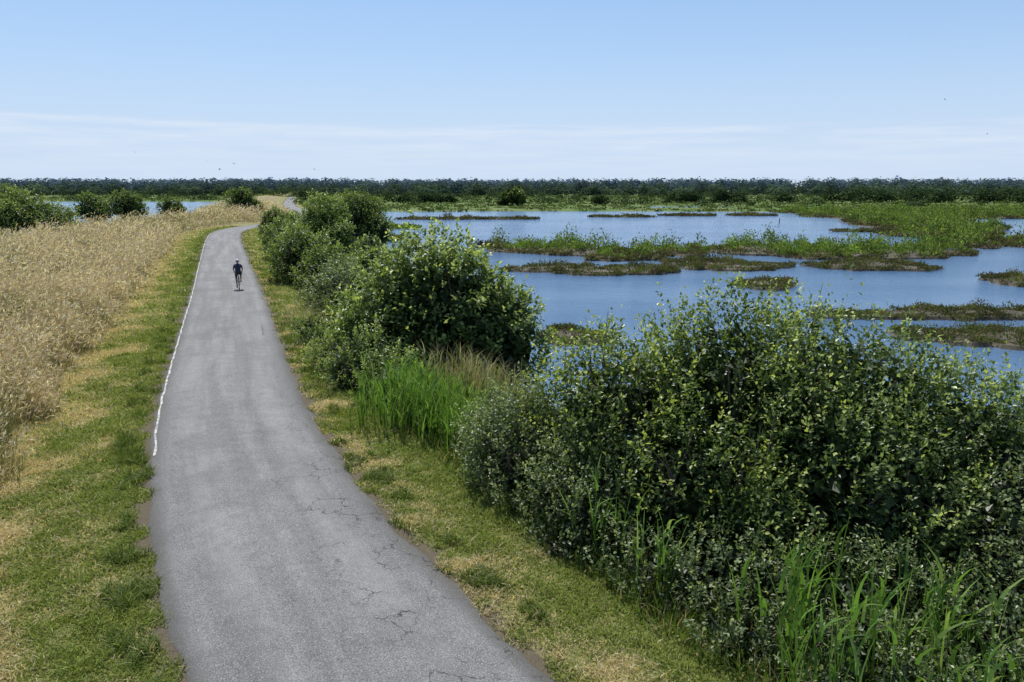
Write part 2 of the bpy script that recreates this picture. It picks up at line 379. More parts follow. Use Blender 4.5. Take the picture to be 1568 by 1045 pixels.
# ------------------------------------------------------------------ shrubs
PAL_DARK=dict(lo=(.052,.085,.024),mid=(.18,.26,.06),hi=(.52,.59,.15))
PAL_MID=dict(lo=(.062,.10,.031),mid=(.20,.28,.08),hi=(.52,.60,.20))
PAL_GREY=dict(lo=(.07,.10,.042),mid=(.19,.25,.105),hi=(.44,.51,.25))
PAL_LIGHT=dict(lo=(.10,.16,.04),mid=(.22,.32,.09),hi=(.42,.50,.18))
def inlobe(P,l,f):
    return (((P[:,0]-l[0])/l[3])**2+((P[:,1]-l[1])/l[4])**2+((P[:,2]-l[2])/l[5])**2)<f*f
def bush(name,lobes,leaf=.08,dens=40,per=11,shoot=.5,pal=PAL_DARK,up=.7,light=.3,mat=None,droop=0,inner=1.0,lumpy=.36):
    g=Geo()
    lo,mid,hi=[np.array(pal[k]) for k in('lo','mid','hi')]
    for li,l in enumerate(lobes):
        c=np.array(l[:3]); R=np.array(l[3:6]); rr=(R.prod())**(1/3)
        area=4*math.pi*rr*rr; n=int(area*dens)
        u=norm(rng.normal(0,1,(n,3))); u=u[u[:,2]>-.55]; n=len(u)
        ph=rng.uniform(0,6.28,12); ks=rng.normal(0,1,(12,3)); ks[:6]*=3.2; ks[6:]*=7.5
        lump=sum(np.sin(u@ks[k]+ph[k]) for k in range(6))/6; lump2=sum(np.sin(u@ks[k]+ph[k]) for k in range(6,12))/6
        lm=lump+.55*lump2
        keep=rng.uniform(0,1,n)<np.clip(.72+1.3*lm,.25,1); u=u[keep]; lm=lm[keep]; n=len(u)
        r=1+lumpy*lm+rng.normal(0,.05,n)
        depth=rng.uniform(0,1,n)**1.5
        P=c+u*R*(r*(1-.25*depth))[:,None]
        gz=zfun(P[:,0],P[:,1]); keep=P[:,2]>gz+.05
        for lj,l2 in enumerate(lobes):
            if lj!=li: keep&=~inlobe(P,l2,.74)
        P=P[keep];u=u[keep];depth=depth[keep];lm=lm[keep];n=len(P)
        if n==0: continue
        nrm=norm(u/R*rr)
        Dv=norm(nrm*.6+np.array([0,0,up])+rng.normal(0,.33,(n,3)))
        sl=shoot*rng.uniform(.45,1.25,n)*np.where(rng.uniform(0,1,n)>.92,1.8,1)
        tone=np.clip(rng.uniform(0,1,n)+.5*lm,0,1.2)
        t=(np.arange(per)+.5)/per
        t=np.clip(t[None,:]+rng.normal(0,.04,(n,per)),0,1)
        PP=P[:,None,:]+Dv[:,None,:]*(sl[:,None]*(t-.25))[:,:,None]
        rad=rng.normal(0,1,(n,per,3)); A=norm(Dv[:,None,:]*.6+norm(rad)*.9)
        A[:,:,2]-=droop
        PP=PP+norm(rad)*leaf*.15
        NN=norm(np.array([-.1,.2,1.0])+.5*nrm[:,None,:]+.5*rng.normal(0,1,(n,per,3)))
        k=np.clip(.38+.5*tone[:,None]+.55*(t-.5)-.5*depth[:,None]+rng.normal(0,.15,(n,per)),0,1)  # inner shade put into leaf colour: deep leaves darker, tips lighter
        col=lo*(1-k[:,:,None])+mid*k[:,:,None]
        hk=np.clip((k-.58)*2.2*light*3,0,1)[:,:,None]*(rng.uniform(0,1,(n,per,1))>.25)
        col=col*(1-hk)+hi*hk  # sunlit leaf highlights painted in with the hi colour
        sz=leaf*rng.uniform(.65,1.25,(n,per))*(1-.35*np.clip(t-.6,0,1))
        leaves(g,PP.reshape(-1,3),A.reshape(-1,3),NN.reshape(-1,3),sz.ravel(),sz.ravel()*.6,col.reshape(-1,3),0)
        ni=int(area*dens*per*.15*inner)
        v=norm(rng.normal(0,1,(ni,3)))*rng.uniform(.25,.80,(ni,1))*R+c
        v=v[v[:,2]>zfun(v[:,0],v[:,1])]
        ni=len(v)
        leaves(g,v,rng.normal(0,1,(ni,3)),rng.normal(0,1,(ni,3)),leaf*2.4,leaf*1.6,colpick(ni,[lo*.55,lo*.75,lo]),0)  # filler leaves coloured dark to paint the shaded core
        gz=float(zfun(np.array([c[0]]),np.array([c[1]]))[0])-.1
        for s in range(6):
            a=rng.uniform(0,6.28); e=c+R*np.array([math.cos(a)*.6,math.sin(a)*.6,rng.uniform(.2,.8)])
            b0=np.array([c[0]+.2*math.cos(a),c[1]+.2*math.sin(a),gz]); m1=b0*.6+e*.4+rng.normal(0,.12,3); m2=b0*.25+e*.75+rng.normal(0,.1,3)
            q=.035*rr**.8
            tube(g,[b0,m1,m2,e],[q*1.5,q,q*.6,q*.25],(.1,.1,.1),1,5)
            for _ in range(4):
                e2=e+np.clip(rng.normal(0,.4,3),-.7,.7)*R*.6; tube(g,[m2,(m2+e2)/2+rng.normal(0,.06,3),e2],[q*.45,q*.25,q*.08],(.1,.1,.1),1,4)
    return g.build(name,[mat or M_leaf,M_bark])

# near hedge on the right slope
bush('shrub',[(4.15,14,1.15,1.9,1.9,2.5),(2.2,13.9,.7,1.7,1.8,2.2),(3.2,12.2,0.1,1.7,1.4,1.9)],.095,48,11,.62,PAL_DARK,.75,.42)
bush('shrub',[(6.3,13.8,1.0,2.1,2.0,2.45),(8.5,13.2,.2,2.0,2.1,2.2),(5.9,11.8,0.1,2.0,1.5,2.0),(4.9,11.2,-.6,1.5,1.2,1.5)],.10,44,11,.66,PAL_MID,.75,.42)
bush('shrub',[(.35,14.4,.1,1.3,1.5,1.75),(1.4,12.4,-.1,1.25,1.1,1.5),(-.3,15.8,-.3,.9,1.0,1.2),(1.1,11.5,-.4,.85,.8,1.1)],.075,66,10,.4,PAL_GREY)
bush('shrub',[(8.2,10.9,-.2,2.1,1.7,1.7),(7.0,9.3,-.7,1.6,1.2,1.3),(10.3,12,-.1,2,2,1.9),(6.3,10.3,-.8,1.3,1.1,1.3)],.08,52,10,.42,PAL_GREY)
bush('bramble_thicket',[(3.3,10.2,-.6,1.35,1.1,1.3),(5.0,9.6,-.8,1.5,1.2,1.3),(4.4,8.2,-.8,1.3,1.0,1.1),(6.0,7.9,-1.0,1.4,1.1,1.1),(2.2,10.6,-.5,.95,.9,1.0),(3.0,8.9,-.5,.85,.8,.9),(3.6,7.5,-.7,.8,.7,.8)],.07,62,10,.32,PAL_GREY)
# big rounded bush
bush('elder_bush',[(-3.0,26.3,.9,3.0,2.7,2.9),(-.9,25.6,.2,2.0,2.0,2.4),(-4.6,25.6,.0,1.6,1.7,2.0),(-2.2,25.0,1.6,2.0,1.8,1.8)],.18,22,10,.5,PAL_MID,.45,.5,None,.2,1,.26)
bush('shrub',[(-4.5,21.6,-.0,1.3,1.2,1.4),(-3.3,20.2,-.1,1.1,1.1,1.3),(-5.6,23.6,-.1,1.0,1.1,1.1)],.085,52,10,.35,PAL_MID)
bush('shrub',[(-7.4,33.5,.4,1.7,1.9,1.8),(-8.9,36.8,.3,1.5,1.7,1.8),(-6.2,31.0,-.3,1.3,1.5,1.4)],.12,32,9,.4,PAL_GREY)
bush('shrub',[(-8.2,29.3,-.1,.7,.9,.7),(-7.6,27.6,-.2,.7,.9,.7)],.08,50,9,.3,PAL_MID)
bush('shrub',[(-13.2,46.8,.8,1.9,2.1,2.4),(-11.3,44.0,.2,1.7,1.9,1.8),(-14.6,51,.5,1.6,2,2.1)],.15,26,9,.45,PAL_DARK,.7,.15)
bush('shrub',[(-18.0,60,.4,1.8,2.2,2.0),(-21.5,70,.4,2,2.4,2.0),(-15.5,57,.0,2.1,2.4,2.1)],.19,17,8,.5,PAL_MID)
bush('willow_tree',[(-18.9,76,1.8,2.3,2.3,2.9),(-20.5,78,1.0,1.9,2,2.4),(-17.3,74,.2,1.8,1.9,2.2)],.2,17,8,.6,PAL_LIGHT,.9,.5)
bush('alder_tree',[(-17.3,86,2.3,2.6,2.6,3.0),(-15.4,84,.6,1.9,2,2.3),(-19.0,88,1.8,1.8,2,2.6)],.22,16,8,.6,PAL_DARK,.7,.1)
bush('shrub',[(-29.8,94,1.0,1.8,2.2,2.0),(-27.6,92,.6,1.7,2,1.8),(-25.5,88,.3,2,2,1.9)],.22,14,8,.5,PAL_DARK,.7,.1)
bush('shrub',[(-24,112,0,3,3,2.4),(-21,105,-.6,2.6,3,2.2),(-13.5,70,-1.0,1.8,2,1.8),(-11.5,62,-1.2,1.6,2,1.6)],.25,11,8,.5,PAL_MID)
# left bank bushes
bush('shrub',[(-53,80,1.5,4.2,4,3.3),(-58,84,2.0,4.5,4,4.0),(-50,81,.9,2.9,3,2.7),(-63,82,1.6,5,4,4)],.26,12,8,.6,PAL_MID,.7,.15)
for (x,y,r,zt) in [(-79,141,2.9,1.4),(-72.5,141,2.9,1.8),(-64.5,142,2.2,1.3),(-54,150,2.4,3.2),(-52.0,151,1.8,1.4),(-56.5,152,1.6,.8)]:
    bush('shrub',[(x,y,zt,r,r,r*.95),(x+r*.4,y,zt-.6,r*.8,r*.8,r*.8)],.32,7,8,.6,PAL_DARK,.7,.08)

# ------------------------------------------------------------------ reeds
def reeds(name,areas,pal,tips=None):
    g=Geo()
    for (cx,cy,rx,ry,cnt,h0,h1,w) in areas:
        x=cx+np.clip(rng.normal(0,.5,cnt),-1.1,1.1)*rx; y=cy+np.clip(rng.normal(0,.5,cnt),-1.1,1.1)*ry; z=zfun(x,y)
        a=rng.uniform(0,6.28,cnt)
        col=colpick(cnt,pal)
        h=rng.uniform(h0,h1,cnt)
        blades(g,np.stack([x,y,z-.03],1),np.stack([np.cos(a),np.sin(a)],1),rng.uniform(.03,.32,cnt),h,w*rng.uniform(.7,1.3,cnt),col*.8,6,col*1.1)
        for q in range(2):
            k=cnt; b=rng.uniform(.3,.8,k); a2=rng.uniform(0,6.28,k)
            blades(g,np.stack([x,y,z+h*b],1),np.stack([np.cos(a2),np.sin(a2)],1),rng.uniform(.4,.9,k),h*.3,w*rng.uniform(.8,1.3,k),col,5)
    g.build(name,[M_grass])
GR=[(.13,.25,.045),(.17,.31,.055),(.09,.17,.035),(.23,.34,.09)]
reeds('reed_bed',[(-2.1,18.4,1.6,1.7,650,1.0,1.9,.036),(-1.2,17.0,.9,1.0,260,.8,1.4,.034)],GR)
reeds('reed_bed',[(1.5,11.1,.6,.5,14,1.2,1.8,.045),(2.1,10.1,.5,.5,11,1.1,1.7,.045)],GR)
reeds('reed_bed',[(3.9,8.7,.9,.6,22,1.6,2.4,.05),(5.3,8.8,1.3,.6,30,1.5,2.4,.05),(6.6,8.4,1.4,.7,28,1.4,2.3,.05),(3.4,7.8,.8,.5,14,1.0,1.7,.045),(5,7.2,1.6,.5,26,1.2,2.0,.045)],GR)
reeds('dry_reed_bed',[(-1.0,20.4,1.4,1.0,380,1.6,2.4,.024),(-8.8,31.5,1.0,2.4,200,.6,1.1,.02)],[(.36,.32,.20),(.22,.25,.10),(.42,.36,.25)])

def herb():
    q=scatter([(4,14,3.7,8,14000),(14,40,3.7,11,26000),(40,110,3.8,12,20000)],1); x,y,d=q.T; n=len(x); dist=np.hypot(x,y)
    keep=d>3.85+.35*snoise(x,y,.4,61)+rng.normal(0,.1,n); x,y,d,dist=x[keep],y[keep],d[keep],dist[keep]; n=len(x)
    a=rng.uniform(0,6.28,n); col=colpick(n,[(.11,.18,.03),(.15,.24,.045),(.08,.12,.03),(.34,.29,.15)])
    g=Geo(); blades(g,np.stack([x,y,zfun(x,y)-.02],1),np.stack([np.cos(a),np.sin(a)],1),rng.uniform(.1,.9,n),rng.uniform(.15,.6,n)*np.clip((d-3.2),.3,1),.012+.0016*dist,col,3)
    g.build('rough_slope_grass',[M_grass])
herb()

# ------------------------------------------------------------------ marsh islands
def ell(cx,cy,rx,ry,rot=0,n=80,seed=0):
    t=np.linspace(0,2*math.pi,n,endpoint=False)
    r=1+.16*np.sin(2*t+seed)+.12*np.sin(3*t+seed*2.1)+.08*np.sin(5*t+seed*3.7)+.06*np.sin(9*t+seed*1.3)+.05*np.sin(14*t+seed)+.035*np.sin(21*t)
    x=r*rx*np.cos(t); y=r*ry*np.sin(t)
    c,s=math.cos(rot),math.sin(rot)
    return np.stack([cx+x*c-y*s,cy+x*s+y*c],1)
def densify(poly,step=1.2,amp=.6):
    out=[]
    n=len(poly)
    for i in range(n):
        a=np.array(poly[i],float);b=np.array(poly[(i+1)%n],float); k=max(1,int(np.linalg.norm(b-a)/step))
        for j in range(k): out.append(a+(b-a)*j/k)
    o=np.array(out)
    o[:,0]+=amp*snoise(o[:,0],o[:,1],.09,71); o[:,1]+=amp*snoise(o[:,0],o[:,1],.09,72)
    return o
def inpoly(x,y,poly):
    ins=np.zeros(len(x),bool); n=len(poly); j=n-1
    for i in range(n):
        xi,yi=poly[i];xj,yj=poly[j]
        if yi!=yj:
            c=((yi>y)!=(yj>y))&(x<(xj-xi)*(y-yi)/(yj-yi)+xi); ins^=c
        j=i
    return ins
def edged(x,y,poly):
    out=np.full(len(x),1e9)
    for i in range(len(poly)):
        a=poly[i];b=poly[(i+1)%len(poly)]; ab=b-a; L=max(ab@ab,1e-9)
        t=np.clip(((x-a[0])*ab[0]+(y-a[1])*ab[1])/L,0,1)
        out=np.minimum(out,np.hypot(x-a[0]-t*ab[0],y-a[1]-t*ab[1]))
    return out
G_TALL=[(.13,.22,.045),(.18,.28,.058),(.095,.155,.035),(.25,.32,.08)]
G_LOW=[(.125,.115,.06),(.09,.09,.042),(.16,.125,.08),(.10,.13,.04)]
M_mud=simple('marsh_mud',(.085,.07,.045),.8,0,2,.4)
def hummocks(g,x,y,z,r,h,nf,size,pal,tone,rimcol=None):
    n=len(x)
    a=rng.uniform(0,6.28,(n,nf)); q=np.sqrt(rng.uniform(0,1,(n,nf)))
    px=x[:,None]+r[:,None]*q*np.cos(a); py=y[:,None]+r[:,None]*q*np.sin(a)
    top=h[:,None]*np.sqrt(np.clip(1-.8*q*q,0,1))*rng.uniform(.75,1.12,(n,nf))
    pz=z[:,None]+top*rng.uniform(.25,1,(n,nf))**.6
    P=np.stack([px,py,pz],-1)
    out=np.stack([np.cos(a)*q,np.sin(a)*q,np.full((n,nf),.0)],-1)
    A=out*.5+np.array([0,0,.8])+rng.normal(0,.45,(n,nf,3))
    NN=out+rng.normal(0,.5,(n,nf,3))+np.array([0,-.0,.45])
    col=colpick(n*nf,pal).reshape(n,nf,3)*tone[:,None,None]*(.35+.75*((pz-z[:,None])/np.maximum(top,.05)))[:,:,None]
    s=(size*rng.uniform(.6,1.4,(n,nf))).ravel()
    P[:,:,2]-=size*.4
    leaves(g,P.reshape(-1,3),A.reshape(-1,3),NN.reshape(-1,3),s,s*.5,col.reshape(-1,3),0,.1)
def island(poly,h,dens,pal,w,rim=None,hum=.3,rad=.9,nf=40):
    poly=np.array(poly,float)
    g=Geo(); n=len(poly)
    A=.5*np.sum(poly[:,0]*np.roll(poly[:,1],-1)-np.roll(poly[:,0],-1)*poly[:,1])
    if A<0: poly=poly[::-1]
    tg=norm(np.roll(poly,-1,0)-np.roll(poly,1,0)); on=np.stack([tg[:,1],-tg[:,0]],1)
    top=np.hstack([poly,np.full((n,1),WZ+.2)]); bot=np.hstack([poly+on*.3,np.full((n,1),WZ-.1)])
    tris=tessellate_polygon([[Vector(p) for p in top]])
    g.add(top,np.array([t for t in tris]),np.array([.06,.07,.03]),1)
    V=np.vstack([top,bot]); i=np.arange(n); j=(i+1)%n
    g.add(V,np.stack([i,i+n,j+n,j],1),np.array([.08,.07,.04]),1)
    mn,mx=poly.min(0),poly.max(0); cnt=int(((mx-mn).prod())*dens)
    x=rng.uniform(mn[0],mx[0],cnt);y=rng.uniform(mn[1],mx[1],cnt); k=inpoly(x,y,poly); x,y=x[k],y[k]
    per=np.linalg.norm(np.roll(poly,-1,0)-poly,axis=1); m_=int(per.sum()/rad*1.3); ii=rng.choice(len(poly),m_,p=per/per.sum()); f=rng.uniform(0,1,m_)[:,None]
    ep=poly[ii]*(1-f)+poly[(ii+1)%len(poly)]*f - on[ii]*.25
    x=np.concatenate([x,ep[:,0]]); y=np.concatenate([y,ep[:,1]])
    e=edged(x,y,poly); n=len(x)
    hm=np.clip(.68+hum*snoise(x,y,.12,81)+hum*1.0*snoise(x,y,.35,82),.25,1.7)
    hh=h*hm*(.45+.55*sstep(0,1.6,e))*rng.uniform(.7,1.1,n)
    tone=np.clip(1+.4*snoise(x,y,.25,83),.5,1.6)
    z=np.full(n,WZ+.12)
    isr=(e+rng.normal(0,.3,n)<1.0+.9*snoise(x,y,.1,84)) if rim is not None else np.zeros(n,bool)
    rr=rad*rng.uniform(.6,1.3,n)
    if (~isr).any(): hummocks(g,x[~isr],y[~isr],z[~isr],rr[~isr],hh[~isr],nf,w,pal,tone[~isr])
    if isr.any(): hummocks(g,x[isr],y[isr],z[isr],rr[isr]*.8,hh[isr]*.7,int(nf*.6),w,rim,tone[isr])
    g.build('marsh_island',[M_grass,M_mud])
tall=dict(h=2.6,dens=.85,pal=G_TALL,w=.28,rim=G_LOW,hum=.45,rad=.9,nf=54); low=dict(h=1.1,dens=1.4,pal=G_LOW+G_TALL[2:3],w=.20,hum=.4,rad=.65,nf=38)
island(densify([(-5,101),(3,104),(10,101),(14,97),(16,90),(9,88.5),(4,91),(-1,95)],1,.9),**tall)
island(ell(13,85.5,4,2.6,0,80,1),**tall)
island(ell(19.3,93,3.6,5.0,.2,80,2),**tall)
island(densify([(23.5,101),(27,92),(34,87),(42,84.5),(50,86),(56,91),(60,96),(52,99),(46,97.5),(41,101),(34,104),(28,101)],1,1.2),**tall)
island(ell(8.5,73.5,7.8,3.6,.05,90,3),**low)
island(ell(22.5,78,6.0,4.4,.1,80,4),**low)
island(ell(37.5,77.5,6.6,3.8,0,80,5),**low)
island(ell(21.5,62.5,2.5,2.6,0,60,6),**low)
island(ell(46,65,3.8,3.4,0,60,7),**low)
island(ell(29.5,47.6,7.2,2.0,.04,80,8),h=1.1,dens=3.4,pal=G_LOW+G_TALL[2:3],w=.14,hum=.4,rad=.5,nf=44)
island(ell(27,39.8,4.6,2.5,.05,80,9),h=1.0,dens=4.0,pal=G_LOW+G_TALL[2:3],w=.12,hum=.4,rad=.45,nf=44)
island(ell(3.4,40.3,1.9,1.8,0,60,10),h=1.0,dens=4.2,pal=G_LOW+G_TALL[1:3],w=.12,rad=.45,nf=44)
fl=dict(h=1.3,dens=.45,pal=G_LOW,w=.5,hum=.4,rad=1.2,nf=26)
island(ell(-12,190,14,2.6,0,80,1),**fl); island(ell(30,204,7,2.8,0,60,2),**fl)
island(ell(50,212,7,2.4,0,60,3),**fl); island(ell(68,214,6.5,2.8,0,60,4),**fl)
island(ell(-24,150,6,2.5,.6,60,5),h=1.4,dens=.6,pal=G_TALL,w=.4,rad=1.0,nf=30)
island(ell(-20,118,3.4,3,.6,60,6),h=1.3,dens=.8,pal=G_TALL+G_LOW,w=.35,rad=.9,nf=30)
pen=[(84,246),(86,225),(80,205),(86,190),(76,171),(73,150),(77,143),(66,131),(63,126),(70,122),(64,113),(58,104),(63,99),(70,106),(76,118),(84,131),(92,141),(99,150),(96,158),(104,170),(100,181),(118,190),(150,196),(220,205),(220,250)]
island(densify(pen,1.5,1.4),h=2.3,dens=.36,pal=G_TALL+G_LOW[3:],w=.42,rim=G_LOW,hum=.5,rad=1.4,nf=42)
island(densify([(69,104),(74,98),(84,95),(110,98),(150,110),(150,128),(110,126),(92,121),(80,117),(74,112)],1.5,1.2),h=2.4,dens=.6,pal=G_TALL,w=.34,rim=G_LOW,hum=.5,rad=1.1,nf=44)
island(ell(66,139,5.5,2.2,.2,50,3),h=1.1,dens=.6,pal=G_LOW,w=.35,rad=.9,nf=30); island(ell(79,158,5,2,.1,50,6),h=1.1,dens=.6,pal=G_LOW,w=.35,rad=.9,nf=30)

# ------------------------------------------------------------------ far marsh vegetation
def far_cloud(g,x,y,z,rx,rz,nf,size,pal,flat=.55):
    n=len(x)*nf
    u=norm(rng.normal(0,1,(len(x),nf,3))); u[:,:,2]=np.abs(u[:,:,2])
    rr=rng.uniform(.6,1.05,(len(x),nf,1))
    P=np.stack([x,y,z],1)[:,None,:]+u*rr*np.stack([rx,rx,rz],1)[:,None,:]
    nn=norm(u+np.array([0,0,.5])+.35*rng.normal(0,1,u.shape))
    A=np.cross(nn,rng.normal(0,1,u.shape))
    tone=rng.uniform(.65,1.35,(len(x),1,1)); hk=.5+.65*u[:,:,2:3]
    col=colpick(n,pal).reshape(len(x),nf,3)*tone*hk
    s=(np.broadcast_to(size,(len(x),))[:,None]*rng.uniform(.6,1.4,(len(x),nf))).ravel()
    leaves(g,P.reshape(-1,3),A.reshape(-1,3),nn.reshape(-1,3),s,s*.8,col.reshape(-1,3))
g=Geo()
n=7000; x=rng.uniform(-330,420,n); y=240+rng.uniform(0,1,n)**1.3*360; z=zfun(x,y); d=sdist(x,y)
k=(z>-2.45)&((d>2)|(y>395)); x,y,z=x[k],y[k],z[k]; n=len(x)
sz=rng.uniform(1.2,4.0,n)
far_cloud(g,x,y,z-.2,sz,rng.uniform(.4,1.1,n),20,.8,[(.13,.20,.06),(.17,.24,.07),(.10,.15,.05),(.20,.23,.10)])
g.build('marsh_vegetation',[M_far])
g=Geo()
n=380; x=rng.uniform(-300,420,n); y=rng.uniform(290,600,n); z=zfun(x,y); d=sdist(x,y); k=(d>8)|(y>400); x,y,z=x[k],y[k],z[k]; n=len(x); r=rng.uniform(1.5,5,n)
far_cloud(g,x,y,z,r,r*rng.uniform(.7,1.3,n),90,.8,[(.065,.10,.048),(.09,.135,.055),(.05,.08,.042)])
CL2=[(77,350,4.5,4.6),(86,352,4,4.8),(98,350,4.5,5.4),(104,350,3.5,4.2),(127,350,6,4.6),(150,348,7,6.5),(160,350,8,6.8),(173,350,6,5.6),(188,350,8,6.4),(197,352,8,6.8),(219,350,7,6.2),(232,348,9,7),(246,350,9,7),(-41,350,6,4.5),(-52,352,6,4.2),(-33,352,5,3.8),(38,330,4,3.8),(-95,355,5,5),(205,355,8,5)]
for (a,b_,r,h) in CL2:
    k=5; xx=a+rng.normal(0,r*.45,k); yy=b_+rng.normal(0,3,k)
    far_cloud(g,xx,yy,zfun(xx,yy)+h*.2,np.full(k,r*.62),rng.uniform(.65,1.0,k)*h*1.12,150,.9,[(.05,.085,.035),(.07,.11,.042),(.04,.065,.035)])
g.build('distant_shrubs',[M_far])
bush('poplar_tree',[(0,300,1.8,3.4,3,3.2),(-3,300,.4,2.6,2.6,2.6),(3.2,301,.4,2.4,2.6,2.6)],.7,3,8,1.0,PAL_MID,.7,.1)
g=Geo()
for (y0,y1,h0,h1,n,pal) in [(600,680,3.5,8.5,380,[(.08,.12,.08),(.11,.155,.095),(.06,.09,.068)]),(690,760,7.5,12.5,400,[(.075,.11,.115),(.09,.13,.13),(.062,.09,.10)]),(760,900,11,14.6,500,[(.085,.12,.155),(.10,.14,.175)])]:  # aerial haze put into crown colours, bluer in the farther rows
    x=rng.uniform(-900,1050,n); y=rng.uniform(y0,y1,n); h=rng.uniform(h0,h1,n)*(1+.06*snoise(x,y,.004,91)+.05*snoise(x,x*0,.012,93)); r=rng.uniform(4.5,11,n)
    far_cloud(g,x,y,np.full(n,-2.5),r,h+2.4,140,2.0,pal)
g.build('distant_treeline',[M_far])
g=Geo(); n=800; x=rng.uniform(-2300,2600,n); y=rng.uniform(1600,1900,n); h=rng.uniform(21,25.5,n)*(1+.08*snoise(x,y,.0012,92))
far_cloud(g,x,y,np.full(n,-2.5),rng.uniform(16,28,n),h,90,7,[(.13,.185,.27),(.145,.20,.29)])  # strongest haze blue, painted into the farthest crowns
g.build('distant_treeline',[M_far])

# ------------------------------------------------------------------ posts in lagoon
M_wood=simple('weathered_wood',(.16,.13,.10),.9,0,8,.4)
for (x,y,h) in [(79,178,1.6),(60,168,1.2),(-18,186,1.3)]:
    g=Geo(); tube(g,[(x,y,WZ-.6),(x+.03,y,WZ+h*.5),(x+.06,y,WZ+h),(x+.06,y,WZ+h+.04)],[.11,.10,.09,.02],(.2,.2,.2),0,8); g.build('wooden_post',[M_wood])

# ------------------------------------------------------------------ birds
M_bird=simple('bird_feathers',(.12,.12,.13),.8,0,20,.3)
def bird(x,y,z,span,yaw,flap):
    g=Geo(); tube(g,[(0,-.18,0),(0,-.12,.01),(0,0,.015),(0,.12,.01),(0,.19,.01),(0,.24,0)],[.01,.03,.045,.04,.028,.004],(.1,.1,.1),0,8)
    g.add([(0,-.14,0),(-.05,-.30,0),(.05,-.30,0)],[(0,1,2)],np.array([.1]*3))
    for s in(-1,1):
        h=flap
        V=[(s*.02,.08,.02),(s*.02,-.07,.02),(s*.22,-.06,.02+.2*h),(s*.24,.10,.02+.2*h),(s*.5,-.09,.02+.25*h),(s*.42,.03,.02+.25*h)]
        g.add(V,[(0,1,2,3),(3,2,4,5)],np.array([.1]*3))
    o=g.build('bird',[M_bird]); o.location=(x,y,z); o.rotation_euler=(0,.2,yaw); o.scale=(span,)*3
for (u,v,yw,fl,dd) in [(-.40,3.1,.4,.8,90),(-.366,2.9,1.2,-.4,95),(-.385,2.1,2,.6,90),(-.26,2.1,.9,.5,100),(.56,10.9,.3,.7,110),(.62,6.6,1.4,.5,120),(.685,13.3,.6,.8,100),(-.495,4.3,.2,.6,110)]:
    bird(u*dd,dd,5.8+v*dd/100,.62,yw,fl)

# ------------------------------------------------------------------ cyclist and bicycle
pos=Vector((-15.55,41.9,.045)); yaw=math.atan2(.39,1.0)
M_black=simple('black_rubber',(.02,.02,.02),.6); M_frame=simple('dark_frame_paint',(.03,.035,.05),.3); M_steel=simple('steel_parts',(.5,.5,.52),.3,.9)
def ring(g,c,R,r,mat,n=32,k=6):
    V=[];F=[]
    for i in range(n):
        a=2*math.pi*i/n
        for j in range(k):
            b=2*math.pi*j/k; rr=R+r*math.cos(b)
            V.append((c[0]+r*math.sin(b),c[1]+rr*math.cos(a),c[2]+rr*math.sin(a)))
    for i in range(n):
        for j in range(k):
            F.append((i*k+j,((i+1)%n)*k+j,((i+1)%n)*k+(j+1)%k,i*k+(j+1)%k))
    g.add(V,F,np.array([.1]*3),mat,True)
g=Geo()
RA=(0,-.5,.34);FA=(0,.5,.34);BB=(0,-.08,.28);ST=(0,-.24,.84);HT=(0,.34,.86);HB=(0,.38,.70)
for c in(RA,FA):
    ring(g,c,.325,.014,0); ring(g,c,.306,.009,2)
    tube(g,[(-.05,c[1],c[2]),(.05,c[1],c[2])],[.02,.02],(.1,)*3,2)
    for i in range(16):
        a=2*math.pi*i/16; tube(g,[(.02*(-1)**i,c[1],c[2]),(0,c[1]+.3*math.cos(a),c[2]+.3*math.sin(a))],[.0015,.0015],(.1,)*3,2,3)
for p_,q_,r in [(BB,ST,.017),(ST,HT,.016),(BB,HB,.02),(HT,HB,.02),(HT,(0,.33,.96),.014),(ST,(0,-.26,.95),.013)]: tube(g,[p_,q_],[r,r],(.1,)*3,1,8)
for s in(-1,1):
    tube(g,[(s*.03,BB[1],BB[2]),(s*.05,-.5,.34)],[.010,.008],(.1,)*3,1); tube(g,[ST,(s*.05,-.5,.34)],[.009,.007],(.1,)*3,1)
    tube(g,[HB,(s*.045,.42,.6),(s*.045,.5,.34)],[.015,.012,.009],(.1,)*3,1)
    tube(g,[(0,.34,.97),(s*.12,.37,.98),(s*.2,.38,.98),(s*.215,.46,.96),(s*.215,.47,.90),(s*.215,.40,.85)],[.013]*6,(.1,)*3,0)
    sg=1 if s>0 else -1
    pd=(s*.07,-.08+sg*.06,.28+sg*.16); tube(g,[(s*.03,BB[1],BB[2]),(s*.07,BB[1],BB[2]),pd],[.012,.012,.01],(.1,)*3,2)
    tube(g,[pd,(s*.17,pd[1],pd[2])],[.025,.03],(.1,)*3,0)
ring(g,(.04,-.08,.28),.09,.008,2)
tube(g,[(0,-.40,.96),(0,-.34,.975),(0,-.24,.965),(0,-.12,.955)],[.045,.062,.04,.018],(.1,)*3,0,10)
ob=g.build('bicycle',[M_black,M_frame,M_steel]); ob.location=pos; ob.rotation_euler=(0,0,yaw); ob.scale=(.95,)*3

